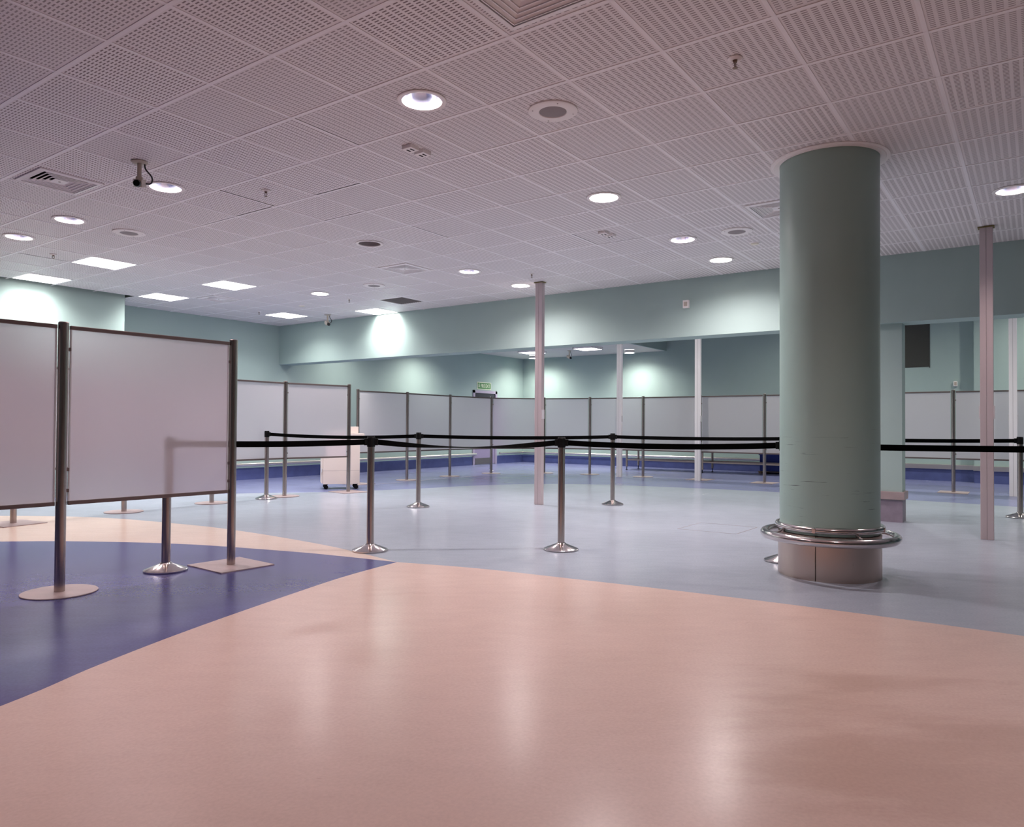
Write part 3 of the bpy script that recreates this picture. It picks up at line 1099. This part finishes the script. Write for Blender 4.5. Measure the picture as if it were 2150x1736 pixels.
door = tag(empty('door_1', (16.78, YL, 0)), 'lilac fire exit door in the left wall', kind='structure')
for q in ((-0.56, -0.48, 0, 2.115), (0.48, 0.56, 0, 2.115), (-0.56, 0.56, 2.04, 2.115)):
    bbox('door_frame', q[0], q[1], -0.03, 0.0, q[2], q[3], 'door_frame', door)
lf = bbox('door_leaf', -0.48, 0.48, -0.012, 0.0, 0.01, 1.75, 'door', door)
bbox('kick_plate', -0.45, 0.30, -0.016, -0.012, 0.02, 0.19, 'kick', lf)
bbox('upper_panel', -0.48, 0.48, -0.008, 0.0, 1.75, 2.04, 'dark_gloss', door)  # dark glossy panel filling the frame above the leaf

win = tag(empty('window_1', (18.12, 2.30, 2.44)), 'dark square panel high on the recessed rear wall', kind='structure')
bbox('pane', -0.006, 0.0, -0.39, 0.55, 0.0, 1.02, 'dark_panel', win)
bbox('frame', -0.012, 0.0, -0.405, -0.39, -0.015, 1.035, 'dark_panel', win)


def text_mesh(txt, size, mat, parent, loc, rot, name='lettering', sx=1.0, extr=0.0015):
    cu = bpy.data.curves.new('t', 'FONT')
    cu.body = txt
    cu.size = size
    cu.extrude = extr
    cu.offset = 0.006 * size
    cu.align_x = 'LEFT'
    t = bpy.data.objects.new('t', cu)
    C.objects.link(t)
    bpy.context.view_layer.update()
    dg = bpy.context.evaluated_depsgraph_get()
    me = bpy.data.meshes.new_from_object(t.evaluated_get(dg))
    bpy.data.objects.remove(t, do_unlink=True)
    me.materials.clear()
    me.materials.append(M[mat])
    o = bpy.data.objects.new(name, me)
    link(o, parent)
    o.location = loc
    o.rotation_euler = rot
    o.scale = (sx, 1, 1)
    return o


sg = empty('exit_sign', (16.738, YL, 2.25), 0, 'green FIRE EXIT sign above the lilac door', 'sign')
bbox('border', -0.325, 0.325, -0.012, 0.0, -0.105, 0.105, 'sign_white', sg)
bbox('green_face', -0.302, 0.302, -0.015, -0.012, -0.084, 0.084, 'sign_green', sg)
tx = text_mesh('FIRE EXIT', 0.150, 'sign_white', sg, (-0.170, -0.016, -0.052), (PI / 2, 0, 0), sx=0.70)
bm = bmesh.new()


def sgpoly(pts):
    lo = [bm.verts.new((x, -0.0155, z)) for x, z in pts]
    hi = [bm.verts.new((x, -0.0180, z)) for x, z in pts]
    n = len(pts)
    for i in range(n):
        bm.faces.new((lo[i], lo[(i + 1) % n], hi[(i + 1) % n], hi[i]))
    bm.faces.new(lo)
    bm.faces.new(hi)


for q in ((-0.275, -0.262, -0.055, 0.055), (-0.275, -0.205, 0.045, 0.055)):      # doorway
    sgpoly([(q[0], q[2]), (q[1], q[2]), (q[1], q[3]), (q[0], q[3])])
sgpoly([(-0.228 + 0.011 * math.cos(a * PI / 5), 0.028 + 0.011 * math.sin(a * PI / 5)) for a in range(10)])   # head
sgpoly([(-0.240, 0.012), (-0.216, 0.014), (-0.222, -0.020), (-0.240, -0.020)])   # trunk
sgpoly([(-0.240, -0.018), (-0.226, -0.018), (-0.246, -0.052), (-0.258, -0.048)])  # legs
sgpoly([(-0.232, -0.018), (-0.222, -0.018), (-0.200, -0.045), (-0.210, -0.050)])
sgpoly([(-0.218, 0.010), (-0.212, 0.004), (-0.196, -0.012), (-0.202, -0.016)])   # arm
mesh_obj('running_figure', bm, 'sign_white', sg)

e = empty('alarm_box', (BX0, 3.967, 2.818), 0, 'small beige box fixed high on the green beam', 'alarm')
bm = bmesh.new()
box(bm, -0.045, 0, -0.042, 0.042, -0.055, 0.055, bevel=0.006)
b = mesh_obj('body', bm, 'trim', e)
bbox('grille', -0.047, -0.044, -0.025, 0.025, -0.03, 0.03, 'cream_metal', b)
e = empty('wall_sensor', (18.12, 1.42, 2.06), 0, 'small beige box on the recessed rear wall above the screens', 'alarm')
bm = bmesh.new()
box(bm, -0.05, 0, -0.036, 0.036, -0.052, 0.052, bevel=0.006)
b = mesh_obj('body', bm, 'trim', e)
bbox('cover', -0.053, -0.049, -0.022, 0.022, -0.035, 0.035, 'cream_metal', b)

# ------------------------------------------------------------------ screens: posts and panels
PT = 1.785


def share(nm, bm, mat, smooth=False):
    me = bpy.data.meshes.new(nm)
    bmesh.ops.recalc_face_normals(bm, faces=bm.faces)
    bm.to_mesh(me)
    bm.free()
    me.materials.append(M[mat])
    if smooth:
        for p in me.polygons:
            p.use_smooth = True
        me.set_sharp_from_angle(angle=math.radians(30))
    return nm, me


PMESH = {}
bm = bmesh.new()
lathe(bm, [(0, 0.008), (0.032, 0.008), (0.032, PT), (0, PT)], 28)
PMESH['post'] = share('post', bm, 'steel', True)
bm = bmesh.new()
lathe(bm, [(0, PT + 0.006), (0.026, PT + 0.006), (0.032, PT), (0, PT)], 28)
PMESH['cap'] = share('cap', bm, 'rail_dark')
bm = bmesh.new()
lathe(bm, [(0, 0.0), (0.222, 0.0), (0.225, 0.003), (0.225, 0.007), (0.223, 0.009), (0, 0.009)], 48)
PMESH['round'] = share('base_plate', bm, 'plate')
bm = bmesh.new()
box(bm, -0.228, 0.228, -0.25, 0.25, 0.0, 0.009, bevel=0.002)
PMESH['square'] = share('base_plate', bm, 'plate')
bm = bmesh.new()
box(bm, -0.008, 0.008, -0.008, 0.008, 0, 0.022)
PMESH['clamp'] = share('clamp', bm, 'rail_dark')


def part(key, parent, loc=(0, 0, 0), rz=0.0):
    nm, me = PMESH[key]
    o = link(bpy.data.objects.new(nm, me), parent)
    o.location = loc
    o.rotation_euler = (0, 0, rz)
    return o


def screen(a, b, base_a, base_b, rz_a, rz_b, last, label):
    """one bay of folding screen: a steel post and the frosted sheet it carries; the end bay has both posts"""
    a, b = Vector(a), Vector(b)
    d = b - a
    ln = d.length
    rz = math.atan2(d.y, d.x)
    e = empty('partition_screen', (a.x, a.y, 0), rz, label, 'screen', 'frosted partition screens on steel posts')
    posts = [(0.0, base_a, rz_a)] + ([(ln, base_b, rz_b)] if last else [])
    for x, base, r in posts:
        po = part('post', e, (x, 0, 0))
        part('cap', po)
        part(base, po, (0, 0, 0), r - rz)
        for z in (0.66, 0.80, 1.60):
            for sx in ((1,) if x == 0 else (-1,)):
                part('clamp', po, (sx * 0.037, 0, z))
    x0, x1 = 0.040, ln - 0.040
    zb, zt = 0.575, 1.770
    bbox('sheet', x0 + 0.006, x1 - 0.006, -0.003, 0.003, zb + 0.02, zt - 0.02, 'frosted', e)
    bbox('top_rail', x0, x1, -0.013, 0.013, zt - 0.026, zt, 'rail_dark', e, 0.004)
    bbox('bottom_rail', x0, x1, -0.013, 0.013, zb, zb + 0.026, 'rail_dark', e, 0.004)
    bbox('side_strip', x0, x0 + 0.009, -0.007, 0.007, zb + 0.026, zt - 0.026, 'strip', e)
    bbox('side_strip', x1 - 0.009, x1, -0.007, 0.007, zb + 0.026, zt - 0.026, 'strip', e)
    return e


near = [(1.011, 5.324), (2.243, 5.266), (3.475, 5.208)]
mid_ = [(2.16, 9.06), (3.448, 9.235), (4.743, 9.40), (6.02, 9.50), (7.274, 9.527), (8.401, 9.335)]
far = [(9.640, 10.47), (10.943, 10.43), (12.35, 10.488), (13.722, 10.39), (14.66, 9.53), (14.936, 8.451), (15.019, 7.145), (15.013, 5.825), (14.976, 4.471), (14.96, 3.18)]
rgt = [(14.955, 2.52), (14.95, 1.209), (14.95, -0.09), (14.95, -1.38)]


def rz_at(row, k):
    a = Vector(row[max(k - 1, 0)])
    b = Vector(row[min(k + 1, len(row) - 1)])
    return math.atan2(b.y - a.y, b.x - a.x)


pbase = {'near': ['square', 'round', 'square'], 'mid': ['round', 'square', 'round', 'round', 'round', 'square'],
         'far': ['square', 'round', 'round', 'round', 'round', 'round', 'round', 'square', 'square', 'square'], 'rgt': ['square', 'square', 'square', 'square']}
glab = {
    'near': ['near frosted screen cut by the left edge of the picture', 'large frosted screen nearest the viewer with a stanchion shadow'],
    'mid': ['middle row frosted screen at far left behind the near ones', 'middle row frosted screen behind the near steel post', 'middle row frosted screen behind the large near one', 'middle row frosted screen partly behind the near end post', 'right end frosted screen of the middle row, in front of the cabinet'],
    'far': ['far row frosted screen just right of the white cabinet', 'far row frosted screen second from the cabinet', 'far row frosted screen immediately left of the fire exit door', 'far row frosted screen between the fire exit door and the tall centre pole',
            'far row frosted screen immediately right of the tall centre pole', 'far row frosted screen crossed by the second tall pole', 'far row frosted screen left of the third tall pole', 'far row frosted screen right of the third tall pole', 'far row frosted screen disappearing behind the round column'],
    'rgt': ['frosted screen right of the square pillar', 'frosted screen behind the right full-height pole', 'last frosted screen beyond the right edge'],
}
for key, row in (('near', near), ('mid', mid_), ('far', far), ('rgt', rgt)):
    n = len(row)
    for k in range(n - 1):
        screen(row[k], row[k + 1], pbase[key][k], pbase[key][k + 1], rz_at(row, k), rz_at(row, k + 1), k == n - 2, glab[key][k])


# ------------------------------------------------------------------ stanchions and belts
ST = 1.018


def st_meshes():
    res = {}
    bm = bmesh.new()
    lathe(bm, [(0, 0.0), (0.150, 0.0), (0.157, 0.004), (0.157, 0.012), (0.150, 0.018), (0.045, 0.058), (0.040, 0.066), (0, 0.066)], 56)
    res['base'] = ('base', bm, 'polished')
    bm = bmesh.new()
    lathe(bm, [(0, 0.06), (0.032, 0.06), (0.032, 0.935), (0, 0.935)], 32)
    res['tube'] = ('tube', bm, 'steel')
    bm = bmesh.new()
    lathe(bm, [(0, 0.925), (0.0355, 0.925), (0.0365, 0.93), (0.0365, ST - 0.014), (0.034, ST - 0.010), (0.034, ST - 0.002), (0.031, ST), (0, ST)], 32)
    res['head'] = ('head', bm, 'black')
    out = {}
    for k, (nm, bm, mat) in res.items():
        me = bpy.data.meshes.new(nm)
        bmesh.ops.recalc_face_normals(bm, faces=bm.faces)
        bm.to_mesh(me)
        bm.free()
        me.materials.append(M[mat])
        for p in me.polygons:
            p.use_smooth = True
        me.set_sharp_from_angle(angle=math.radians(30))
        out[k] = (nm, me)
    return out


SMESH = st_meshes()


def stanchion(p, label, dirs=()):
    e = empty('stanchion', (p[0], p[1], 0), 0, label, 'stanchion', 'steel belt stanchions')
    for k in ('base', 'tube', 'head'):
        nm, me = SMESH[k]
        link(bpy.data.objects.new(nm, me), e)
    for q in dirs:
        a = math.atan2(q[1] - p[1], q[0] - p[0])
        bm = bmesh.new()
        box(bm, 0.030, 0.062, -0.013, 0.013, 0.938, 0.998, mat=Matrix.Rotation(a, 4, 'Z'), bevel=0.003)
        mesh_obj('belt_clip', bm, 'black', e)
    return e


def belt(parent, p, q, sag=0.02, twist=0.0, label=None):
    p, q = Vector((p[0], p[1], 0)), Vector((q[0], q[1], 0))
    d = (q - p).normalized()
    side = Vector((-d.y, d.x, 0))
    a = p + d * 0.045
    b = q - d * 0.045
    bm = bmesh.new()
    n = 40
    rows = []
    for k in range(n + 1):
        t = k / n
        c = a.lerp(b, t) - p
        z = 0.968 - sag * 4 * t * (1 - t)
        th = twist * math.sin(PI * t) ** 1.3
        up = Vector((0, 0, 1)) * math.cos(th) + side * math.sin(th)
        out = side * math.cos(th) - Vector((0, 0, 1)) * math.sin(th)
        c = c + Vector((0, 0, z))
        rows.append([bm.verts.new(c + up * u * 0.0245 + out * w * 0.0008) for u, w in ((1, 1), (1, -1), (-1, -1), (-1, 1))])
    for r0, r1 in zip(rows, rows[1:]):
        for k in range(4):
            bm.faces.new((r0[k], r0[(k + 1) % 4], r1[(k + 1) % 4], r1[k]))
    bm.faces.new(rows[0])
    bm.faces.new(rows[-1])
    return mesh_obj('belt', bm, 'belt', parent)


SA, SB, SC_, SD, SE, SF = (4.623, 4.845), (5.708, 3.522), (7.484, 6.915), (9.443, 4.967), (6.874, 9.431), (3.054, 5.413)
SG, SH, SI, SJ = (11.30, 0.19), (6.363, 1.742), (7.0, -0.45), (10.35, 2.62)
eF = stanchion(SF, 'steel belt stanchion standing just behind the near frosted panel', [SA])
belt(eF, SF, SA, 0.012)
eA = stanchion(SA, 'steel belt stanchion at the tip of the cream crescent', [SF, SB])
belt(eA, SA, SB, 0.045, 1.42)
eB = stanchion(SB, 'steel belt stanchion at mid picture, front row centre', [SA, SH])
belt(eB, SB, SH, 0.022)
eH = stanchion(SH, 'steel belt stanchion hidden behind the round column', [SB, SI])
belt(eH, SH, SI, 0.006)
stanchion(SI, 'steel belt stanchion beyond the right edge of the picture', [SH])
eE = stanchion(SE, 'steel belt stanchion at the left end of the back line', [SC_])
belt(eE, SE, SC_, 0.03, 0.0)
eC = stanchion(SC_, 'steel belt stanchion of the back line left of the tall pole', [SE, SD])
belt(eC, SC_, SD, 0.02)
eD = stanchion(SD, 'steel belt stanchion of the back line right of the tall pole', [SC_, SJ])
belt(eD, SD, SJ, 0.015)
eJ = stanchion(SJ, 'steel belt stanchion of the back line hidden by the round column', [SD, SG])
belt(eJ, SJ, SG, 0.012)
stanchion(SG, 'steel belt stanchion cut by the right edge of the picture', [SJ])

# ------------------------------------------------------------------ white cabinet on castors
ang = math.atan2(-0.62, 0.80)
cab = empty('cabinet', (8.652, 9.786, 0), ang, 'white metal cabinet on black castors behind the screen post', 'cabinet')
cw, cd = 0.31, 0.44
bm = bmesh.new()
box(bm, -cw, cw, 0.0, cd, 0.093, 0.93, bevel=0.005)
body = mesh_obj('body', bm, 'cabinet', cab)
bm = bmesh.new()
box(bm, -cw - 0.02, cw + 0.075, -0.02, cd + 0.02, 0.93, 0.965, bevel=0.006)
mesh_obj('top', bm, 'cabinet', cab)
bm = bmesh.new()
box(bm, -cw - 0.028, -cw - 0.003, 0.02, cd - 0.02, 0.11, 0.91, bevel=0.003)
dd = mesh_obj('door', bm, 'cabinet', cab)
for z in (0.3, 0.75):
    bm = bmesh.new()
    tube(bm, [(-cw - 0.022, 0.008, z), (-cw - 0.022, 0.008, z + 0.07)], 0.008, 8)
    mesh_obj('hinge', bm, 'strip', dd)
bbox('drawer_line', -cw + 0.004, cw - 0.004, -0.0012, 0.001, 0.325, 0.328, 'grille', cab)
for sx in (-1, 1):
    for y in (0.06, cd - 0.06):
        x = sx * (cw - 0.055)
        bm = bmesh.new()
        lathe(bm, [(0, -0.012), (0.034, -0.012), (0.038, -0.006), (0.038, 0.006), (0.034, 0.012), (0, 0.012)], 20, mtx=Matrix.Translation((x, y + 0.012, 0.038)) @ Matrix.Rotation(PI / 2, 4, 'X'))
        ct = mesh_obj('castor', bm, 'black', cab, True)
        bm = bmesh.new()
        box(bm, x - 0.028, x + 0.028, y - 0.012, y + 0.034, 0.078, 0.093)
        box(bm, x - 0.016, x + 0.016, y - 0.006, y - 0.002, 0.036, 0.08)
        box(bm, x - 0.016, x + 0.016, y + 0.026, y + 0.030, 0.036, 0.08)
        mesh_obj('fork', bm, 'black', ct)
bm = bmesh.new()
box(bm, cw - 0.16, cw - 0.02, 0.10, 0.30, 0.966, 1.085, bevel=0.006)
tb = mesh_obj('box', bm, 'cabinet', None)
tb.location = cab.location
tb.rotation_euler = (0, 0, ang)
tag(tb, 'small white box on top of the white cabinet', 'box')

# ------------------------------------------------------------------ low bench frame and blue crate behind the far screens
bn = empty('bench', (17.5, 6.62, 0), 0, 'long low steel bench frame behind the far screens', 'bench')
for y in (2.02, 0.0, -2.02):
    for x in (-0.30, 0.38):
        bm = bmesh.new()
        tube(bm, [(x, y, 0.085), (x, y, 0.50)], 0.027, 12)
        lg = mesh_obj('leg', bm, 'bench', bn, True)
        bm = bmesh.new()
        tube(bm, [(x, y, 0.012), (x, y, 0.09)], 0.010, 8)
        lathe(bm, [(0, 0.0), (0.030, 0.0), (0.028, 0.012), (0, 0.014)], 14, mtx=Matrix.Translation((x, y, 0)))
        mesh_obj('foot', bm, 'black', lg, True)
    bm = bmesh.new()
    box(bm, -0.30, 0.38, y - 0.014, y + 0.014, 0.245, 0.275)
    mesh_obj('cross_rail', bm, 'bench', bn)
for x in (-0.30, 0.38):
    bm = bmesh.new()
    box(bm, x - 0.014, x + 0.014, -2.02, 2.02, 0.245, 0.275)
    mesh_obj('side_rail', bm, 'bench', bn)
bbox('top', -0.34, 0.42, -2.08, 2.08, 0.50, 0.535, 'bench', bn, 0.004)

cr = empty('crate', (18.25, 4.86, 0.06), 0, 'blue plastic crate behind the bench, left of the round column', 'crate')
bm = bmesh.new()
box(bm, -0.28, 0.28, -0.62, 0.62, 0.0, 0.42, bevel=0.015)
cb = mesh_obj('shell', bm, 'bluebox', cr)
bm = bmesh.new()
box(bm, -0.30, 0.30, -0.64, 0.64, 0.385, 0.425, bevel=0.008)
mesh_obj('rim', bm, 'bluebox', cr)
pl = empty('pallet', (18.25, 4.86, 0), 0, 'low wooden pallet under the blue crate', 'pallet')
for k in range(4):
    x = -0.30 + k * 0.185
    bbox('slat', x, x + 0.11, -0.66, 0.66, 0.042, 0.059, 'wood', pl)
for y in (-0.6, 0.0, 0.6):
    bbox('runner', -0.30, 0.365, y - 0.04, y + 0.04, 0.001, 0.042, 'wood', pl)

e = empty('paper_scrap', (14.55, 11.0, 0.0012), 0.5, 'small white scrap of paper on the blue floor', 'paper')
bm = bmesh.new()
v = [bm.verts.new(p) for p in ((-0.10, -0.05, 0), (0.10, -0.03, 0.0), (0.12, 0.06, 0.028), (-0.09, 0.05, 0.022))]
bm.faces.new(v)
bmesh.ops.solidify(bm, geom=bm.faces[:], thickness=0.0006)
mesh_obj('sheet', bm, 'paper', e)
